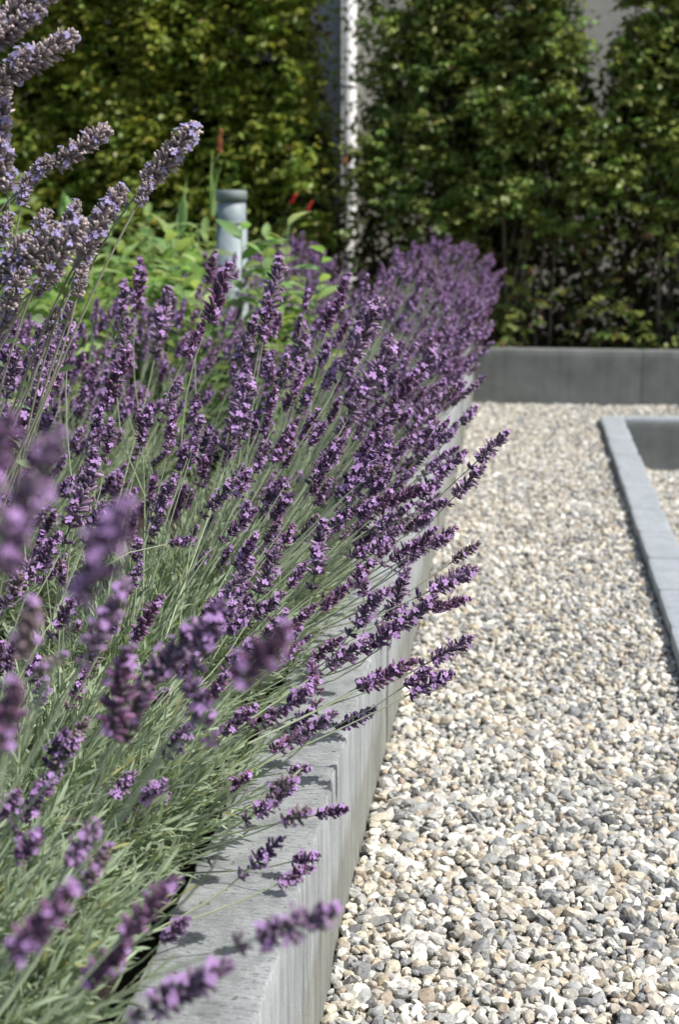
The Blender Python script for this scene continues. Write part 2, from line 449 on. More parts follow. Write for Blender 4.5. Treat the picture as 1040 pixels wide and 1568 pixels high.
# fallen florets and dry bits on the wall top and along its foot
b = Bag(); n = 240
fx = np.where(rng.random(n) < .45, WALL_X - rng.random(n) * WALL_T * .97, WALL_X + .01 + np.abs(rng.normal(size=n)) * .10); fy = 1.3 + 5 * rng.random(n) ** 1.3
fz = np.where(fx < WALL_X, WALL_H + .0035, .012)
cc = np.where((rng.random(n) < .55)[:, None], np.array((.12, .05, .14)), np.array((.16, .12, .07))) * (.6 + .8 * rng.random((n, 1)))
leaves(b, np.stack([fx, fy, fz], 1), np.stack([rng.normal(size=n), rng.normal(size=n), .1 * rng.normal(size=n)], 1), .004 + .006 * rng.random(n), .0009 + .0014 * rng.random(n), rng.normal(size=n) * .5, rng.normal(size=n) * .3, cc)
tag(link('fallen_florets', b.mesh('fallen_florets', [M_PETAL])), 'dry purple and brown florets scattered on the wall top and gravel edge', 'plant debris', None, 'stuff')

# ------------------------------------------------------------------ lavender flower heads
def flower_head(seed, L, whorls, per, cal_len, cal_r, dark, mid, petal, open_p, detached=False, spread=1.0):
    rs = np.random.default_rng(seed); b = Bag()
    zs = list(np.linspace(0.0, L, whorls))
    if detached: zs = [-0.018] + zs
    # axis
    tube(b, [(0, 0, min(zs) - .004), (0, 0, L * .5), (0, 0, L)], [.0009, .0008, .0005], (.14, .16, .10), 5, 0)
    for wi, z in enumerate(zs):
        t = max(0, z / L)
        env = 0.78 + 0.35 * math.sin(math.pi * min(1, t * .85 + .15)) - 0.25 * max(0, t - .8) / .2
        m = per if z >= 0 else max(4, per - 3)
        a0 = rs.random() * 6.28
        for q in range(m):
            a = a0 + 6.283 * q / m + rs.normal() * .22
            el = R(28 + 18 * t + rs.normal() * 16) if t < .93 else R(60 + rs.normal() * 10)
            ln = cal_len * env * (0.68 + .55 * rs.random()); rr = cal_r * (0.85 + .3 * rs.random())
            d = np.array([math.cos(a) * math.cos(el), math.sin(a) * math.cos(el), math.sin(el)])
            side = np.array([-math.sin(a), math.cos(a), 0]); nn = np.cross(d, side)
            p = np.array([math.cos(a), math.sin(a), 0]) * .0008 * spread + np.array([0, 0, z + rs.normal() * .0018])
            prof = [(0, .35), (.25, .9), (.6, 1.05), (.9, .8), (1.0, .45)]
            ang = np.arange(6) * 1.0472
            V = np.array([p + d * ln * u + (side * math.cos(w) + nn * math.sin(w)) * rr * k for u, k in prof for w in ang])
            i = np.arange(4)[:, None] * 6; j = np.arange(6)[None]; j2 = (j + 1) % 6
            f = np.stack([i + j, i + j2, i + 6 + j2, i + 6 + j], -1).reshape(-1, 4)
            cmix = rs.random() ** 1.6
            c = np.array(dark) * (1 - cmix) + np.array(mid) * cmix
            gr = np.array([c * (0.75 + .5 * u) + np.array([.05, .06, .04]) * (u == 0) for u, k in prof for w in ang])
            b.add(V, [f, (24 + np.arange(6))[None]], gr, 0)
            if rs.random() < open_p:
                tip = p + d * ln * .97
                pc = np.array(petal) * (0.75 + .5 * rs.random())
                npet = 5
                for e in range(npet):
                    w = e * 6.283 / npet + rs.random()
                    o = side * math.cos(w) + nn * math.sin(w)
                    o2 = np.cross(d, o)
                    pl = cal_len * (.30 + .22 * rs.random()); pw = cal_len * .15
                    V = [tip, tip + (d * .35 + o) * pl * .55 - o2 * pw, tip + (d * .15 + o) * pl * 1.0 - o2 * pw * .55,
                         tip + (d * .1 + o) * pl * 1.0 + o2 * pw * .55, tip + (d * .35 + o) * pl * .55 + o2 * pw]
                    b.add(V, [np.arange(5)[None]], pc, 1)
        # papery bract under each whorl
        for q in range(2):
            a = a0 + 3.14 * q + rs.random()
            leaves(b, np.array([[0, 0, z - .001]]), np.array([[math.cos(a), math.sin(a), .5]]), np.array([.006]), np.array([.002]), np.array([0.]), np.array([.2]), np.array([[.12, .085, .06]]))
    return b
DARK, MID, PET = (.052, .021, .060), (.29, .15, .32), (.45, .27, .57)
HEADS = []
for i in range(12):
    L = .032 + .026 * ((i * 5) % 12) / 12
    k_ = i % 4
    dk = [DARK, (.036, .014, .050), (.066, .022, .058), (.060, .030, .070)][k_]
    md = [MID, (.24, .13, .30), (.33, .16, .31), (.41, .28, .42)][k_]
    if i % 6 == 5: dk, md = (.085, .055, .060), (.34, .25, .27)
    hb = flower_head(100 + i, L, max(5, int(round(L / .0070))), 11, (.0104, .0115, .0098)[i % 3], .00165, dk, md, PET, .17 + .16 * (i % 3 == 0), i % 3 == 1)
    HEADS.append((hb.mesh('flower_head', [M_CALYX, M_PETAL]), L))

# ------------------------------------------------------------------ lavender plants
STEMC = np.array((.37, .44, .27)); LEAFC = np.array((.31, .38, .25))
PLANTS = []
def add_stalk(plant, root_w, base_w, d_end, head=None, hscale=1.0, r=.00135, bow=.35, heads=HEADS, pname='flower_head', stem_col=None, nseg=9):
    """a stalk from root_w to base_w (world) whose end points along d_end, with a flower head on it"""
    root_w, base_w, d_end = (np.array(v, float) for v in (root_w, base_w, d_end))
    d_end /= np.linalg.norm(d_end)
    L = np.linalg.norm(base_w - root_w)
    ch = (base_w - root_w) / L
    p1 = root_w + (ch + np.array([0, 0, .15])) * L * .4 + rng.normal(size=3) * .012
    p2 = base_w - d_end * L * bow
    pts = bezier(root_w, p1, p2, base_w, nseg) - root_w
    b = Bag(); c = (STEMC if stem_col is None else np.array(stem_col)) * (0.8 + .45 * rng.random())
    tube(b, pts, np.linspace(r * 1.3, r * .75, nseg), np.array([c * (1 - .15 * t) for t in np.linspace(0, 1, nseg)]), 5, 0, False)
    so = link('flower_stalk', b.mesh('flower_stalk', [M_STEM]), plant['root'], Vector(root_w) - plant['root'].location)
    me, hl = heads[rng.integers(len(heads))] if head is None else heads[head]
    ho = link(pname, me, so, Vector(pts[-1]))
    q = Vector(pts[-1] - pts[-2]).to_track_quat('Z', 'X') @ Matrix.Rotation(rng.random() * 6.28, 3, 'Z').to_quaternion()
    ho.rotation_mode = 'QUATERNION'; ho.rotation_quaternion = q
    ho.scale = (hscale,) * 3
    plant['n'] = plant.get('n', 0) + 1

def lavender_foliage(cx, cy, rx, ry, h, nshoot, lean=.25, leaf_n=13, seedz=.22):
    b = Bag(); P = []; D = []; Lf = []; Wf = []; C = []
    for s in range(nshoot):
        a = rng.random() * 6.283; rad = math.sqrt(rng.random())
        ex, ey = math.cos(a) * rad, math.sin(a) * rad
        base = np.array([ex * rx * .45, ey * ry * .45, 0.0])
        hh = h * (0.55 + .5 * math.sqrt(max(0, 1 - rad * rad * .8))) * (.75 + .35 * rng.random())
        tip = np.array([ex * rx + lean * hh + rng.normal() * .02, ey * ry + rng.normal() * .03, hh])
        out = np.array([ex * .6 + lean * 1.3, ey * .6, .8]); out /= np.linalg.norm(out)
        pts = bezier(base, base + np.array([0, 0, hh * .4]), tip - out * hh * .35, tip, 7)
        sc = STEMC * np.array([.75, .75, .7]) * (.7 + .4 * rng.random())
        tube(b, pts, np.linspace(.002, .001, 7), sc, 4, 1)
        tt = np.linspace(.38, 1, leaf_n); tone = .72 + .55 * rng.random()
        for qi, t in enumerate(tt):
            f_ = t * 6; i0 = min(5, int(f_)); p = pts[i0] + (pts[i0 + 1] - pts[i0]) * (f_ - i0)
            dr = pts[i0 + 1] - pts[i0]; dr = dr / np.linalg.norm(dr)
            s1 = np.cross(dr, [0.3, .2, 1]); s1 /= np.linalg.norm(s1); s2 = np.cross(dr, s1)
            w0 = (qi % 2) * 1.57 + rng.random() * .5
            for sg in (0, math.pi):
                w = w0 + sg
                o = s1 * math.cos(w) + s2 * math.sin(w)
                sp = .95 - .6 * t + .2 * rng.normal()
                P.append(p); D.append(dr + o * max(.15, sp)); 
                Lf.append((.032 + .022 * rng.random()) * (1.1 - .35 * t)); Wf.append(.0017 + .0008 * rng.random())
                yel = rng.random() < .05
                C.append((np.array((.33, .33, .13)) if yel else LEAFC * tone) * (.85 + .3 * rng.random()))
    n = len(P)
    leaves(b, np.array(P), np.array(D), np.array(Lf), np.array(Wf), rng.normal(size=n) * .8, rng.normal(size=n) * .22 + .12, np.array(C),
           prof=((0, .6), (.35, 1.0), (.75, .9), (1, .1)), fold=.35)
    return b

ORD = ['nearest', 'second', 'third', 'fourth', 'fifth', 'sixth', 'seventh', 'eighth', 'ninth', 'tenth', 'eleventh', 'twelfth', 'thirteenth', 'fourteenth', 'fifteenth', 'sixteenth']
def make_plant(x, y, label, shoots, h=.27, rx=.27, ry=.33, lean=.25):
    root = empty('lavender_plant', (x, y, .215))
    tag(root, label, 'lavender', 'lavender plants filling the raised bed')
    fb = lavender_foliage(x, y, rx, ry, h, shoots, lean)
    link('foliage', fb.mesh('foliage', [M_LEAF, M_STEM]), root)
    pl = {'root': root, 'x': x, 'y': y}
    PLANTS.append(pl); return pl
rowA, rowB, rowC = [], [], []
for i in range(16):
    y = .86 + .50 * i + rng.normal() * .03
    lab = ['nearest lavender plant beside the wall, its large blurred flower heads hanging in front',
           'second lavender plant along the wall, its grey-green leaves at the lower left corner',
           'third lavender plant along the wall, with a few low heads laid over the wall top',
           'fourth lavender plant along the wall, its sharp purple heads reaching out over the gravel',
           'fifth lavender plant along the wall, with tall heads leaning right above the wall'][i] if i < 5 else f'{ORD[i]} lavender plant along the wall counted from the camera, leaning over the grey stone'
    if i == 15: lab = 'farthest lavender plant along the wall, in the corner in front of the hedge'
    rowA.append(make_plant((-.74 if i < 3 else -.71 if i < 4 else -.69) + rng.normal() * .02, y, lab, 480 if i < 5 else 150, (.28 if i < 3 else .27), .29 if i < 4 else .31, .36, lean=.27 if i < 4 else .30))
for i in range(11):
    y = 1.75 + .62 * i + rng.normal() * .03
    rowB.append(make_plant(-1.30 + rng.normal() * .03, y, f'{ORD[i]} lavender plant in the second row from the wall, counted from the camera', 240 if i < 3 else 100, .27))
for i in range(4):
    y = 2.5 + .62 * i
    rowC.append(make_plant(-1.85 + rng.normal() * .03, y, f'{ORD[i]} lavender plant in the third row from the wall, at the left edge', 90, .3))

# heads placed one by one: centre px, py, length px, angle, depth
HERO = """755 683 62 45 2.6;718 735 62 50 2.6;690 710 60 42 2.65;690 662 40 60 3.2;650 668 60 60 3.0;640 702 60 45 3.1;548 727 85 50 2.7;540 735 70 70 2.7
625 760 75 15 2.6;603 792 60 30 2.6;590 825 58 40 2.5;668 775 40 20 2.6;680 822 48 40 2.5;652 838 58 30 2.5;620 842 50 35 2.5;715 845 48 35 2.4
605 903 72 80 2.4;695 888 76 25 2.35;700 880 50 40 2.4;640 933 70 50 2.35;692 925 58 15 2.35;515 913 58 40 2.3;562 928 70 62 2.25;548 888 50 110 2.3;585 972 78 40 2.25
532 1000 70 35 2.2;500 992 60 40 2.2;597 1030 85 28 2.2;570 1040 50 30 2.2;692 992 70 35 2.25;662 1045 72 28 2.2;640 1035 50 40 2.2;475 1037 46 110 2.05;450 1130 75 30 2.05;365 1102 62 38 2.0
460 1180 34 5 2.08;366 1195 46 50 1.98;418 1222 76 42 1.9;408 1303 62 45 1.75;267 1422 62 50 1.55;455 1420 130 20 1.13;290 1508 140 35 1.13
160 1472 95 50 1.2;225 1388 115 50 1.15;65 1410 150 50 .95;125 1292 75 55 1.3;45 1292 60 50 1.35;55 1222 75 60 1.6;150 1320 60 60 1.35;100 1150 75 55 1.7
10 1090 110 80 1.0;75 1020 45 30 1.3;40 962 90 80 1.0;163 940 110 65 1.2;105 935 62 50 1.9;225 945 78 58 2.0;122 1045 46 65 2.0;405 1003 120 45 .95
158 840 165 65 .78;322 958 85 70 1.3;275 992 120 45 1.35;178 1060 140 80 1.3;230 1042 100 60 1.4;297 1072 85 115 1.3;205 1090 90 70 1.35;48 742 170 62 .8
-5 690 120 70 .85;20 830 90 70 .9;410 870 76 72 2.3;372 800 52 40 2.4;412 925 60 45 2.3;372 850 42 60 2.3;362 958 42 30 2.25;375 925 35 60 2.3;210 840 38 88 2.3;276 831 32 5 2.3
46 870 84 55 2.0;75 845 60 60 2.0;340 755 62 50 2.5;256 756 60 60 2.6;125 757 100 70 2.3;140 712 52 70 2.4;165 668 48 82 2.6;310 714 34 80 2.7;215 655 52 92 2.7
485 838 80 86 2.4;520 797 60 40 2.5;552 778 50 35 2.5;436 680 62 60 2.7;430 750 42 55 2.6;500 700 62 60 2.7;488 735 50 60 2.7;370 622 90 75 2.7;372 585 60 80 2.8
422 430 110 76 3.0;408 490 60 80 3.0;342 440 108 66 2.9;300 520 60 60 2.9;265 610 52 60 2.7;180 577 84 60 2.6;75 590 72 65 2.5;105 500 70 86 2.8;40 632 112 55 2.4;70 560 60 70 2.7
560 500 92 65 2.8;580 562 100 60 2.8;545 540 70 60 2.9;510 480 62 50 3.1;650 560 70 60 3.2;620 600 70 55 3.1;688 605 50 40 3.6;655 620 60 55 3.2;600 640 60 60 3.0;535 640 60 60 2.9
225 640 50 75 2.7;150 640 50 70 2.6;15 655 60 60 2.4;450 600 60 60 2.9;475 650 55 60 2.8;400 700 50 65 2.7;455 545 70 60 3.1;380 520 70 65 3.1;250 480 80 80 3.2;215 430 90 82 3.3;195 520 60 75 3.0;325 410 50 70 3.4;190 460 60 80 3.2;525 450 60 65 3.4;60 520 60 75 2.7;20 560 60 70 2.6;150 790 50 60 2.2;25 900 50 60 1.9;120 1120 50 60 1.75;15 1230 50 60 1.5;455 880 45 60 2.35;440 820 40 60 2.4;575 680 60 55 2.9;612 690 60 50 2.9;560 870 40 45 2.4""".replace('\n', ';').split(';')
for ln in HERO:
    px, py, lp, ang, d = map(float, ln.split())
    ang = R(ang)
    dr = (RIGHT * math.cos(ang) + UP * math.sin(ang) - FWD * rng.uniform(-.15, .35)).normalized()
    c = at(px, py, d)
    hl = lp / F * d
    hi = int(np.argmin([abs(h_[1] + .007 - hl) + rng.random() * .008 for h_ in HEADS]))
    sc = min(1.9, max(.75, hl / (HEADS[hi][1] + .008))) * (1.08 if d < 1.45 else 1.06)
    base = c - dr * hl * .5
    back = dr * .42; back.z = max(back.z, .12)
    guess = base - back
    pl = min(PLANTS[:26] , key=lambda p: (p['x'] - guess.x) ** 2 * 1.2 + (p['y'] - guess.y) ** 2 + max(0, p['n'] - 90 if 'n' in p else 0))
    rx_, ry_ = rng.normal() * .06, rng.normal() * .09
    gx = (guess.x - pl['x']) * .5; gy = (guess.y - pl['y']) * .6
    root = (pl['x'] + max(-.14, min(.17, gx)) + rx_, pl['y'] + max(-.2, min(.2, gy)) + ry_, .30)
    if root[2] > base.z - .08: root = (root[0], root[1], base.z - .1)
    add_stalk(pl, root, base, dr, hi, sc)

def random_stalks(pl, n, zlo, zhi, lean, reach=.34, hs=(.85, 1.2), over=0.0):
    for k in range(n):
        if pl.get('n', 0) >= 98: return
        a = rng.random() * 6.283; rad = math.sqrt(rng.random())
        ex, ey = math.cos(a) * rad, math.sin(a) * rad
        if over and rng.random() < over: ex = abs(ex) * .5 + .5; rad = max(rad, ex)
        root = np.array([pl['x'] + ex * .12, pl['y'] + ey * .15, .28])
        z = zhi - (zhi - zlo) * (rad ** 1.6) * rng.uniform(.5, 1.05) - abs(rng.normal()) * .05
        tip = np.array([pl['x'] + ex * reach + lean * (.6 + .7 * rng.random()), pl['y'] + ey * reach * 1.05, z])
        far_ = pl['y'] > 4.2
        lim = (-.12 if far_ else -.10) - .30 * max(0, min(1, (.74 - z) / .26)) * (1 if pl['y'] > 3.2 else .4) - (.55 if far_ else .35) * max(0, z - .80) / .2 * .5
        if tip[0] > lim: tip[0] = lim - abs(rng.normal()) * .13 + (.06 if rng.random() < .12 else 0)
        de = tip - root; de = de / np.linalg.norm(de) + np.array([.05, 0, .12]) + rng.normal(size=3) * .09
        add_stalk(pl, root, tip, de, None, rng.uniform(*hs), bow=.3)
for i, pl in enumerate(rowA):
    if i == 1: random_stalks(pl, 16, .42, .62, .18)
    if i in (0, 1): continue
    if i == 2: random_stalks(pl, 44, .43, .72, .24)
    elif i == 3: random_stalks(pl, 84, .44, .90, .25)
    elif i == 4: random_stalks(pl, 80, .44, .93, .26, over=.4)
    else: random_stalks(pl, 96, .42, 1.0, .26, over=.4)
for i, pl in enumerate(rowB):
    if i == 0: random_stalks(pl, 46, .5, .82, .15)
    elif i == 1: random_stalks(pl, 90, .5, .92, .15)
    elif i == 2: random_stalks(pl, 96, .5, .96, .15)
    else: random_stalks(pl, 96, .55, 1.0 if i > 5 else .92, .12)
for i, pl in enumerate(rowC): random_stalks(pl, 90, .55, .94, .1)

# ------------------------------------------------------------------ catmint with grey-violet spikes, upper left
CAT = []
for i in range(5):
    L = .075 + .012 * i
    hb = flower_head(300 + i, L, int(L / .0085), 16, .0165, .0024, (.19, .14, .145), (.64, .54, .52), (.33, .29, .56), .11, False, 5.0)
    CAT.append((hb.mesh('flower_spike', [M_CALYX, M_PETAL]), L))
croot = tag(empty('catmint_plant', (-1.0, 1.95, .215)), 'tall catmint with grey-mauve flower spikes rising at the upper left edge', 'catmint')
cp = {'root': croot, 'x': -1.0, 'y': 1.95}
CATS = """268 235 125 42 2.0;130 228 105 25 2.0;62 262 60 35 2.0;38 288 50 75 2.0;75 85 115 25 1.85;28 45 110 22 1.85;20 112 100 40 1.85;55 8 100 15 1.85;0 165 90 86 1.9;0 245 90 100 1.9
172 312 72 55 1.95;150 345 92 60 1.95;108 332 60 60 2.0;100 380 115 50 1.9;60 385 110 40 1.9;20 395 90 45 1.9;132 382 70 70 2.0;75 432 60 30 1.95;122 428 52 80 1.95;25 440 70 60 1.9;222 292 46 62 2.0;5 350 60 60 1.9;-20 60 100 60 1.8;-30 300 110 70 1.8;60 350 70 60 1.95;15 480 60 60 1.95;80 490 50 70 2.0;-40 180 100 80 1.8""".replace('\n', ';').split(';')
for ln in CATS:
    px, py, lp, ang, d = map(float, ln.split()); ang = R(ang)
    dr = (RIGHT * math.cos(ang) + UP * math.sin(ang) - FWD * rng.uniform(-.1, .3)).normalized()
    c = at(px, py, d); hl = lp / F * d
    hi = int(np.argmin([abs(h_[1] - hl) for h_ in CAT])); sc = min(1.3, max(.5, hl / (CAT[hi][1] + .012)))
    base = c - dr * hl * .5
    root = (cp['x'] + rng.normal() * .06, cp['y'] + rng.normal() * .06, .25)
    add_stalk(cp, root, base, dr, hi, sc, r=.0019, bow=.22, heads=CAT, pname='flower_spike', stem_col=(.30, .30, .20), nseg=18)
fb = lavender_foliage(0, 0, .22, .22, .35, 60, .1)
# small grey-green leaves up the catmint
P = []; D = []
for k in range(260):
    a = rng.random() * 6.28; z = .3 + .55 * rng.random(); r_ = .05 + .25 * rng.random() * z
    P.append((math.cos(a) * r_ + .15 * z, math.sin(a) * r_, z)); D.append((math.cos(a), math.sin(a), .4 * rng.normal()))
n = len(P)
leaves(fb, np.array(P), np.array(D, float), .022 + .012 * rng.random(n), .007 + .003 * rng.random(n), rng.normal(size=n) * .5, rng.random(n) * .4, jit((.20, .26, .15), n, .3))
link('foliage', fb.mesh('foliage', [M_LEAF, M_STEM]), croot)

# ------------------------------------------------------------------ broad-leaved green perennials behind the lavender
def perennial(x, y, h, nst, label, col=(.25, .36, .15), leafL=.19, spikes=(), cat='leafy plant'):
    root = tag(empty('leafy_perennial', (x, y, .215)), label, cat, 'green leafy plants behind the lavender')
    b = Bag(); sb = Bag(); P = []; D = []; Lf = []; C = []
    for s in range(nst):
        a = rng.random() * 6.283; ra = math.sqrt(rng.random()) * .25
        base = np.array([math.cos(a) * ra * .5, math.sin(a) * ra * .5, 0])
        tip = np.array([math.cos(a) * ra * 1.6, math.sin(a) * ra * 1.6, h * (.6 + .42 * rng.random())])
        pts = bezier(base, base + [0, 0, h * .3], tip - np.array([0, 0, h * .3]), tip, 7)
        tube(sb, pts, np.linspace(.004, .0018, 7), np.array(col) * .8, 5, 0)
        k = int(14 + h * 8)
        for t in np.linspace(.15, 1, k):
            f_ = t * 6; i0 = min(5, int(f_)); p = pts[i0] + (pts[i0 + 1] - pts[i0]) * (f_ - i0)
            w = rng.random() * 6.283
            P.append(p); D.append((math.cos(w), math.sin(w), .15 + .9 * t * rng.random() + .3)); Lf.append(leafL * (1.15 - .6 * t) * (.7 + .5 * rng.random()))
            C.append(np.array(col) * (.7 + .6 * rng.random()) * np.array((.85 + .4 * rng.random(), 1, .9)))
    n = len(P); Lf = np.array(Lf)
    leaves(b, np.array(P), np.array(D), Lf, Lf * (.17 + .06 * rng.random(n)), rng.normal(size=n) * .4, .25 + .5 * rng.random(n), np.array(C),
           prof=((0, .1), (.22, .85), (.5, 1.0), (.8, .5), (1, .03)), fold=.3)
    link('foliage', b.mesh('foliage', [M_GREEN]), root)
    link('stems', sb.mesh('stems', [M_GREEN]), root)
    return root
def red_spike(root, px, py, d, L=.06, col=(.55, .05, .03), lean=(.3, 0, 1), upright=False):
    """a thin stalk rising from the plant with a small red flower spike at a point"""
    tip = np.array(at(px, py, d)); o = np.array(root.location)
    b = Bag(); pts = bezier(np.array([0, 0, .3]), np.array([0, 0, .6]), tip - o - np.array(lean) * .15, tip - o, 8)
    tube(b, pts, np.linspace(.003, .0015, 8), (.22, .26, .10), 5)
    st = link('flower_stalk', b.mesh('flower_stalk', [M_GREEN]), root)
    fb_ = Bag(); dv = np.array(lean, float); dv /= np.linalg.norm(dv); n = 60
    t = rng.random(n); a = rng.random(n) * 6.283
    Pp = dv[None] * (t * L)[:, None] + np.stack([np.cos(a), np.sin(a), a * 0], 1) * (.005 * (1.15 - t))[:, None]
    leaves(fb_, Pp, np.stack([np.cos(a), np.sin(a), .8 + 0 * a], 1), np.full(n, .010), np.full(n, .0035), rng.normal(size=n), np.full(n, .1), jit(col, n, .35), prof=((0, .3), (.5, 1), (1, .2)))
    link('flower_spike', fb_.mesh('flower_spike', [M_PETAL]), st, Vector(tip - o))
PER = [(-1.80, 4.75, .80, 14), (-2.15, 5.3, .95, 16), (-1.55, 5.3, .82, 13), (-2.6, 5.9, 1.05, 16), (-2.05, 6.2, 1.02, 16), (-1.6, 6.4, .84, 13), (-2.7, 6.9, 1.08, 14), (-2.2, 7.2, 1.05, 14), (-1.62, 7.3, .84, 12), (-3.1, 7.4, 1.0, 12), (-2.3, 4.6, .86, 12), (-2.0, 4.2, .78, 12), (at(362, 400, 5.5).x, at(362, 400, 5.5).y, .92, 16), (-1.42, 5.0, .76, 10), (at(335, 400, 5.2).x, at(335, 400, 5.2).y, .90, 14)]
WORD = ['beside the leftmost lavender', 'behind the third lavender row', 'in front of the metal bollard', 'at the left edge before the hedge', 'left of the metal bollard', 'just behind the metal bollard',
        'under the hedge at far left', 'under the hedge left of the bollard', 'under the hedge right of the bollard', 'deep in the far left corner', 'at the left edge behind the catmint', 'second from the left edge behind the catmint', 'covering the foot of the metal bollard', 'among the lavender, left of the bollard foot', 'in front of the bollard, nearest the lavender heads']
proots = []
for (x, y, h, ns), w in zip(PER, WORD):
    proots.append(perennial(x, y, h, ns, 'bright green leafy plant ' + w))
red_spike(proots[4], 336, 235, 6.2, .10, (.45, .10, .06), (.1, 0, 1))
red_spike(proots[8], 446, 312, 6.9, .055, (.6, .05, .03), (.5, 0, .9))
red_spike(proots[8], 470, 324, 6.9, .055, (.6, .05, .03), (.5, 0, .9))
red_spike(proots[8], 528, 250, 7.2, .03, (.5, .2, .06), (.3, 0, .9))
# tall lance leaf shoots beside the bollard
def lance(root, px, py0, py1, d, w):
    p0 = np.array(at(px, py0, d)); p1 = np.array(at(px + 4, py1, d)); o = np.array(root.location)
    b = Bag(); n = 4; L = np.linalg.norm(p1 - p0)
    leaves(b, np.repeat((p0 - o)[None], n, 0) + rng.normal(size=(n, 3)) * .01, np.repeat((p1 - p0)[None], n, 0) + rng.normal(size=(n, 3)) * L * .12, L * np.array([1, .8, .65, .7]), np.full(n, w), np.array([1.4, .3, -.4, .9]), np.array([.0, .1, .15, .1]), jit((.24, .36, .14), n, .15),
           prof=((0, .2), (.2, .8), (.45, 1.0), (.75, .6), (1, .03)))
    link('tall_leaf', b.mesh('tall_leaf', [M_GREEN]), root)
lance(proots[4], 278, 360, 268, 6.0, .022)
lance(proots[4], 328, 330, 228, 6.2, .022)
lance(proots[6], 100, 330, 285, 6.3, .03)

# ------------------------------------------------------------------ metal bollard light
def lathe(bag, prof, col=(1, 1, 1), sides=32, mi=0, loc=(0, 0, 0)):
    a = np.arange(sides) * 2 * np.pi / sides; V = np.array([(r_ * math.cos(w) + loc[0], r_ * math.sin(w) + loc[1], z + loc[2]) for r_, z in prof for w in a])
    m = len(prof); i = np.arange(m - 1)[:, None] * sides; j = np.arange(sides)[None]; j2 = (j + 1) % sides
    bag.add(V, [np.stack([i + j, i + j2, i + sides + j2, i + sides + j], -1).reshape(-1, 4), ((m - 1) * sides + np.arange(sides))[None]], col, mi)
bp_ = at(354, 300, 5.9)
bol = tag(empty('bollard_light', (bp_.x, bp_.y, .2)), 'round galvanised metal bollard light standing among green leaves before the hedge', 'bollard light')
bt = at(354, 291, 5.9).z - .2
b = Bag(); lathe(b, [(.064, 0), (.064, bt - .125)]); link('post', b.mesh('post', [M_ZINC]), bol)
b = Bag(); lathe(b, [(.060, bt - .123), (.060, bt - .05), (.05, bt - .049)]); link('light_ring', b.mesh('light_ring', [M_ZINC]), bol)
b = Bag(); lathe(b, [(.05, bt - .047), (.0655, bt - .046), (.0655, bt - .006), (.062, bt - .001), (.03, bt)]); link('cap', b.mesh('cap', [M_ZINCD]), bol)
b = Bag(); lathe(b, [(.064, bt - .14), (.0675, bt - .138), (.0675, bt - .126), (.060, bt - .1245)]); link('collar', b.mesh('collar', [M_ZINCD]), bol)

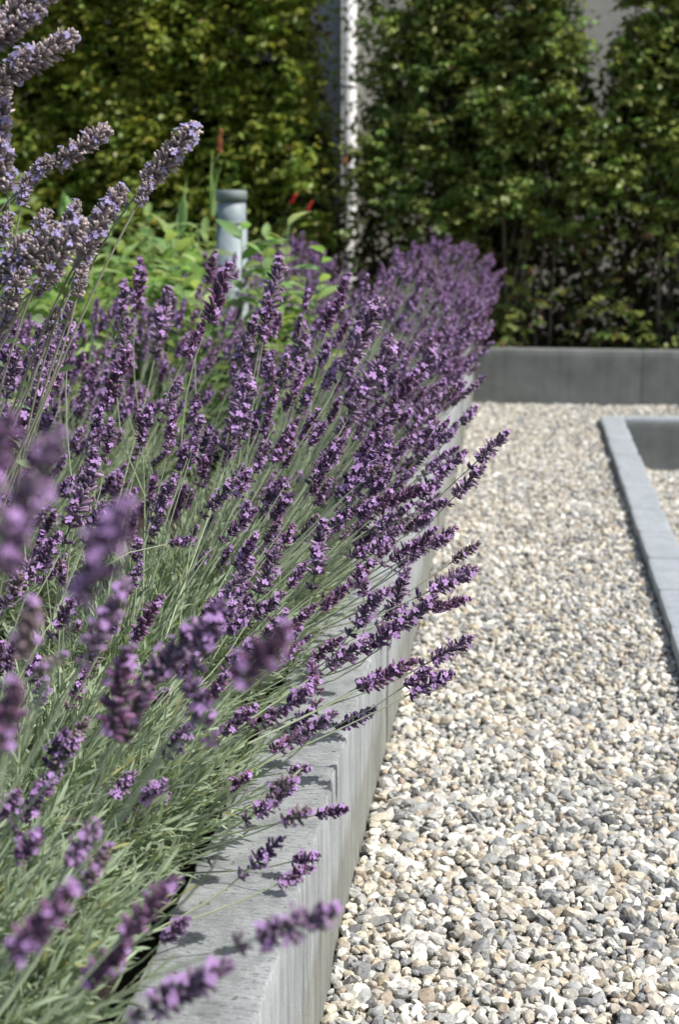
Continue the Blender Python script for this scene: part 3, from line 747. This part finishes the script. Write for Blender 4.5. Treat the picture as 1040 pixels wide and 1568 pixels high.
# ------------------------------------------------------------------ hedge
HY = 9.35
def hedge_plant(x, label, halfw, dens, col, depth=.42, gapL=0.0, gapR=0.0, top=3.1, bare=.0):
    g0 = 1.0 if x < -.3 else 1.2
    root = tag(empty('hedge_shrub', (x, HY, .22)), label, 'hedge shrub', 'shrubs planted as the tall clipped hedge')
    b = Bag(); P = []; D = []; Lf = []; C = []
    tr = []
    nst = 12
    for s in range(nst):
        sb = Bag(); bx = rng.uniform(-.25, .25); tx = rng.uniform(-halfw * .75, halfw * .75); ty = rng.uniform(-.2, .2)
        pts = bezier(np.array([bx, ty * .4 - .05, -.05]), np.array([bx, ty * .4, .6]), np.array([tx, ty, 1.2]), np.array([tx * 1.1 + rng.normal() * .05, ty, top * .9]), 12)
        tube(sb, pts, np.linspace(.014, .003, 12) * rng.uniform(.4, 1.3), (1, 1, 1), 6)
        link('trunk', sb.mesh('trunk', [M_BARK]), root)
        tr.append(pts)
    nb = int(5200 * dens)
    for k in range(nb):
        z = rng.uniform(.06, top)
        if rng.random() < bare * max(0, min(1.25, (1.35 - z) / .55)): continue
        u = z / top
        gz = max(0.0, min(1.0, (z - g0) / .8)); l_ = -halfw * (1 - gapL * gz); r_ = halfw * (1 - gapR * gz)
        px_ = rng.uniform(l_, r_); py_ = -depth * (rng.random() ** .55) * (1 + .6 * mnoise.noise(Vector(((x + px_) * 2.2, z * 2.2, 4))))
        if rng.random() < .35: py_ = rng.uniform(-depth, depth)
        cl = mnoise.noise(Vector(((x + px_) * 4.6, z * 4.6, 8.1)))
        if cl < -.03 and rng.random() < .86: continue
        out = np.array([rng.normal() * .7, -1.0 + rng.normal() * .4, .35 + rng.normal() * .35]); out /= np.linalg.norm(out)
        bl = rng.uniform(.10, .20) if rng.random() < .8 else rng.uniform(.2, .34)
        side = np.cross(out, [0, 0, 1.]); side /= np.linalg.norm(side)
        p0 = np.array([px_, py_, z])
        tone = rng.uniform(.7, 1.35); yl = rng.uniform(.8, 1.3)
        m = 8
        for q in range(m):
            t = (q + .5) / m; sg = 1 if q % 2 else -1
            P.append(p0 + out * bl * t - np.array([0, 0, .05 * t * t])); D.append(out * .6 + side * sg * .75 + rng.normal(size=3) * .25 - np.array([0, 0, .85 * rng.random() + .1]))
            Lf.append(rng.uniform(.036, .062) * (1.05 - .3 * t)); c = np.array(col) * tone * rng.uniform(.8, 1.2) * np.array((yl, 1, 1)); 
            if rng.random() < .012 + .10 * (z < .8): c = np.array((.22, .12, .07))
            C.append(c)
    if -2.2 < x < -.3:     # loose sprays reaching across the gap
        sd_ = 1 if x < -1 else -1
        for k in range(70):
            z = rng.uniform(.9, 2.9); p0 = np.array([sd_ * halfw * rng.uniform(.5, .8), rng.uniform(-.35, .1), z]); dv = np.array([sd_ * rng.uniform(.6, 1), -.3, rng.uniform(.1, .9)]); bl = rng.uniform(.15, .36)
            for q in range(9):
                t = (q + .5) / 9; P.append(p0 + dv * bl * t); D.append(dv * .5 + rng.normal(size=3) * .7 - np.array([0, 0, .3])); Lf.append(rng.uniform(.035, .055)); C.append(np.array(col) * rng.uniform(.6, 1.2))
    for k in range(int((1500 if x < -1.5 else 900) * dens)):
        zz = rng.uniform(.02, 1.25) if rng.random() < .5 else rng.uniform(1.2, 2.9 if x < -1.5 else 2.0)
        gz = max(0.0, min(1.0, (zz - g0) / .8))
        p0 = np.array([rng.uniform(-halfw * (1 - gapL * gz), halfw * (1 - gapR * gz)), rng.uniform(-.05, depth), zz])
        for q in range(9):
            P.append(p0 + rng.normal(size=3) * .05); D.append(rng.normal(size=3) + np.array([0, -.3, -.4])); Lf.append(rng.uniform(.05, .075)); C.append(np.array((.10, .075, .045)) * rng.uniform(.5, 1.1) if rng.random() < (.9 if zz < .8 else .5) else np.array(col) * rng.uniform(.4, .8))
    n = len(P); Lf = np.array(Lf)
    # leaves roll around so that most present their face upwards and out
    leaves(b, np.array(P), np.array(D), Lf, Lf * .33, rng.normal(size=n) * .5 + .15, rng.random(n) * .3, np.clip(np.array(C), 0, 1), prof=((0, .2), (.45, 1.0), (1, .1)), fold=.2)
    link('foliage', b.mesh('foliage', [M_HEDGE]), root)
    return root
G1 = (.24, .30, .055); G2 = (.20, .26, .07); G3 = (.21, .28, .07)
hs = [(-4.2, 'hedge shrub at the far left end', .5, .9, G1, 0, 0, .3), (-3.45, 'hedge shrub behind the catmint spikes at upper left', .5, 1.35, G1, 0, 0, .3), (-2.65, 'hedge shrub with the yellowest leaves, behind the green leafy plants', .5, 1.4, (.25, .30, .05), 0, 0, .3), (-1.88, 'hedge shrub just left of the white downpipe gap', .64, 1.6, G1, 0, .22, .3),
      (-.55, 'sparse hedge shrub just right of the white downpipe', .56, 1.2, G2, .34, .0, .68), (.0, 'hedge shrub above the lavender corner, left of the narrow gap', .44, 1.1, G2, 0, .36, .68),
      (.98, 'hedge shrub right of the narrow gap, behind the dark end wall', .54, 1.25, G3, .24, 0, .68), (1.85, 'hedge shrub past the right edge behind the end wall', .5, 1.0, G3, 0, 0, 0)]
hroots = []
for x, lab, hw, dn, cc, gl, gr, br in hs: hroots.append(hedge_plant(x, lab, hw, dn, cc, .42, gl, gr, 3.1, br))
# a few orange leaves and red blooms caught in the hedge
def tuft(root, px, py, d, n, col, L=.04, s=.03):
    p = np.array(at(px, py, d)) - np.array(root.location); b = Bag()
    leaves(b, p[None] + rng.normal(size=(n, 3)) * s, rng.normal(size=(n, 3)) + [0, -.6, .2], np.full(n, L), np.full(n, L * .3), rng.normal(size=n), rng.random(n) * .3, jit(col, n, .3))
    o = link('coloured_leaves', b.mesh('coloured_leaves', [M_HEDGE]), root); o['label'] = 'orange-red leaves in the hedge'
tuft(hroots[6], 1006, 240, 9.05, 26, (.42, .17, .06), .045, .035)
tuft(hroots[5], 688, 256, 9.0, 5, (.6, .09, .04), .05, .012)
tuft(hroots[5], 740, 238, 9.0, 9, (.25, .30, .40), .04, .025)

# ------------------------------------------------------------------ house wall with downpipe behind the hedge
house = tag(empty('house', (0, 11.0, 0)), 'pale rendered house wall behind the hedge, seen through its gaps', 'house')
b = Bag(); box(b, (-7, 0, -.2), (7, .3, 5.2)); link('wall', b.mesh('wall', [M_RENDER], False), house)
def xat(px, d): return at(px, 150, d).x
xp = xat(545, 10.9)
b = Bag(); box(b, (xat(497, 10.9), -.06, 0), (xat(527, 10.9), -.002, 4.2)); link('door_panel', b.mesh('door_panel', [M_GREY], False), house)
b = Bag(); box(b, (xat(484, 10.9), -.09, 0), (xat(495, 10.9), -.002, 4.3)); box(b, (xat(528, 10.9), -.09, 0), (xat(532, 10.9), -.002, 4.3)); link('door_frame', b.mesh('door_frame', [M_RENDER], False), house)
b = Bag(); tube(b, [(xp, -.14, -.2), (xp, -.14, 5.0)], .05, (1, 1, 1), 20); dp = link('downpipe', b.mesh('downpipe', [M_PIPE]), house)
b = Bag()
for z in (.8, 2.0, 3.2): lathe(b, [(.05, z), (.057, z + .002), (.057, z + .03), (.05, z + .032)], loc=(xp, -.14, 0)); box(b, (xp - .012, -.09, z), (xp + .012, -.001, z + .03))
link('pipe_bracket', b.mesh('pipe_bracket', [M_PIPE]), dp)
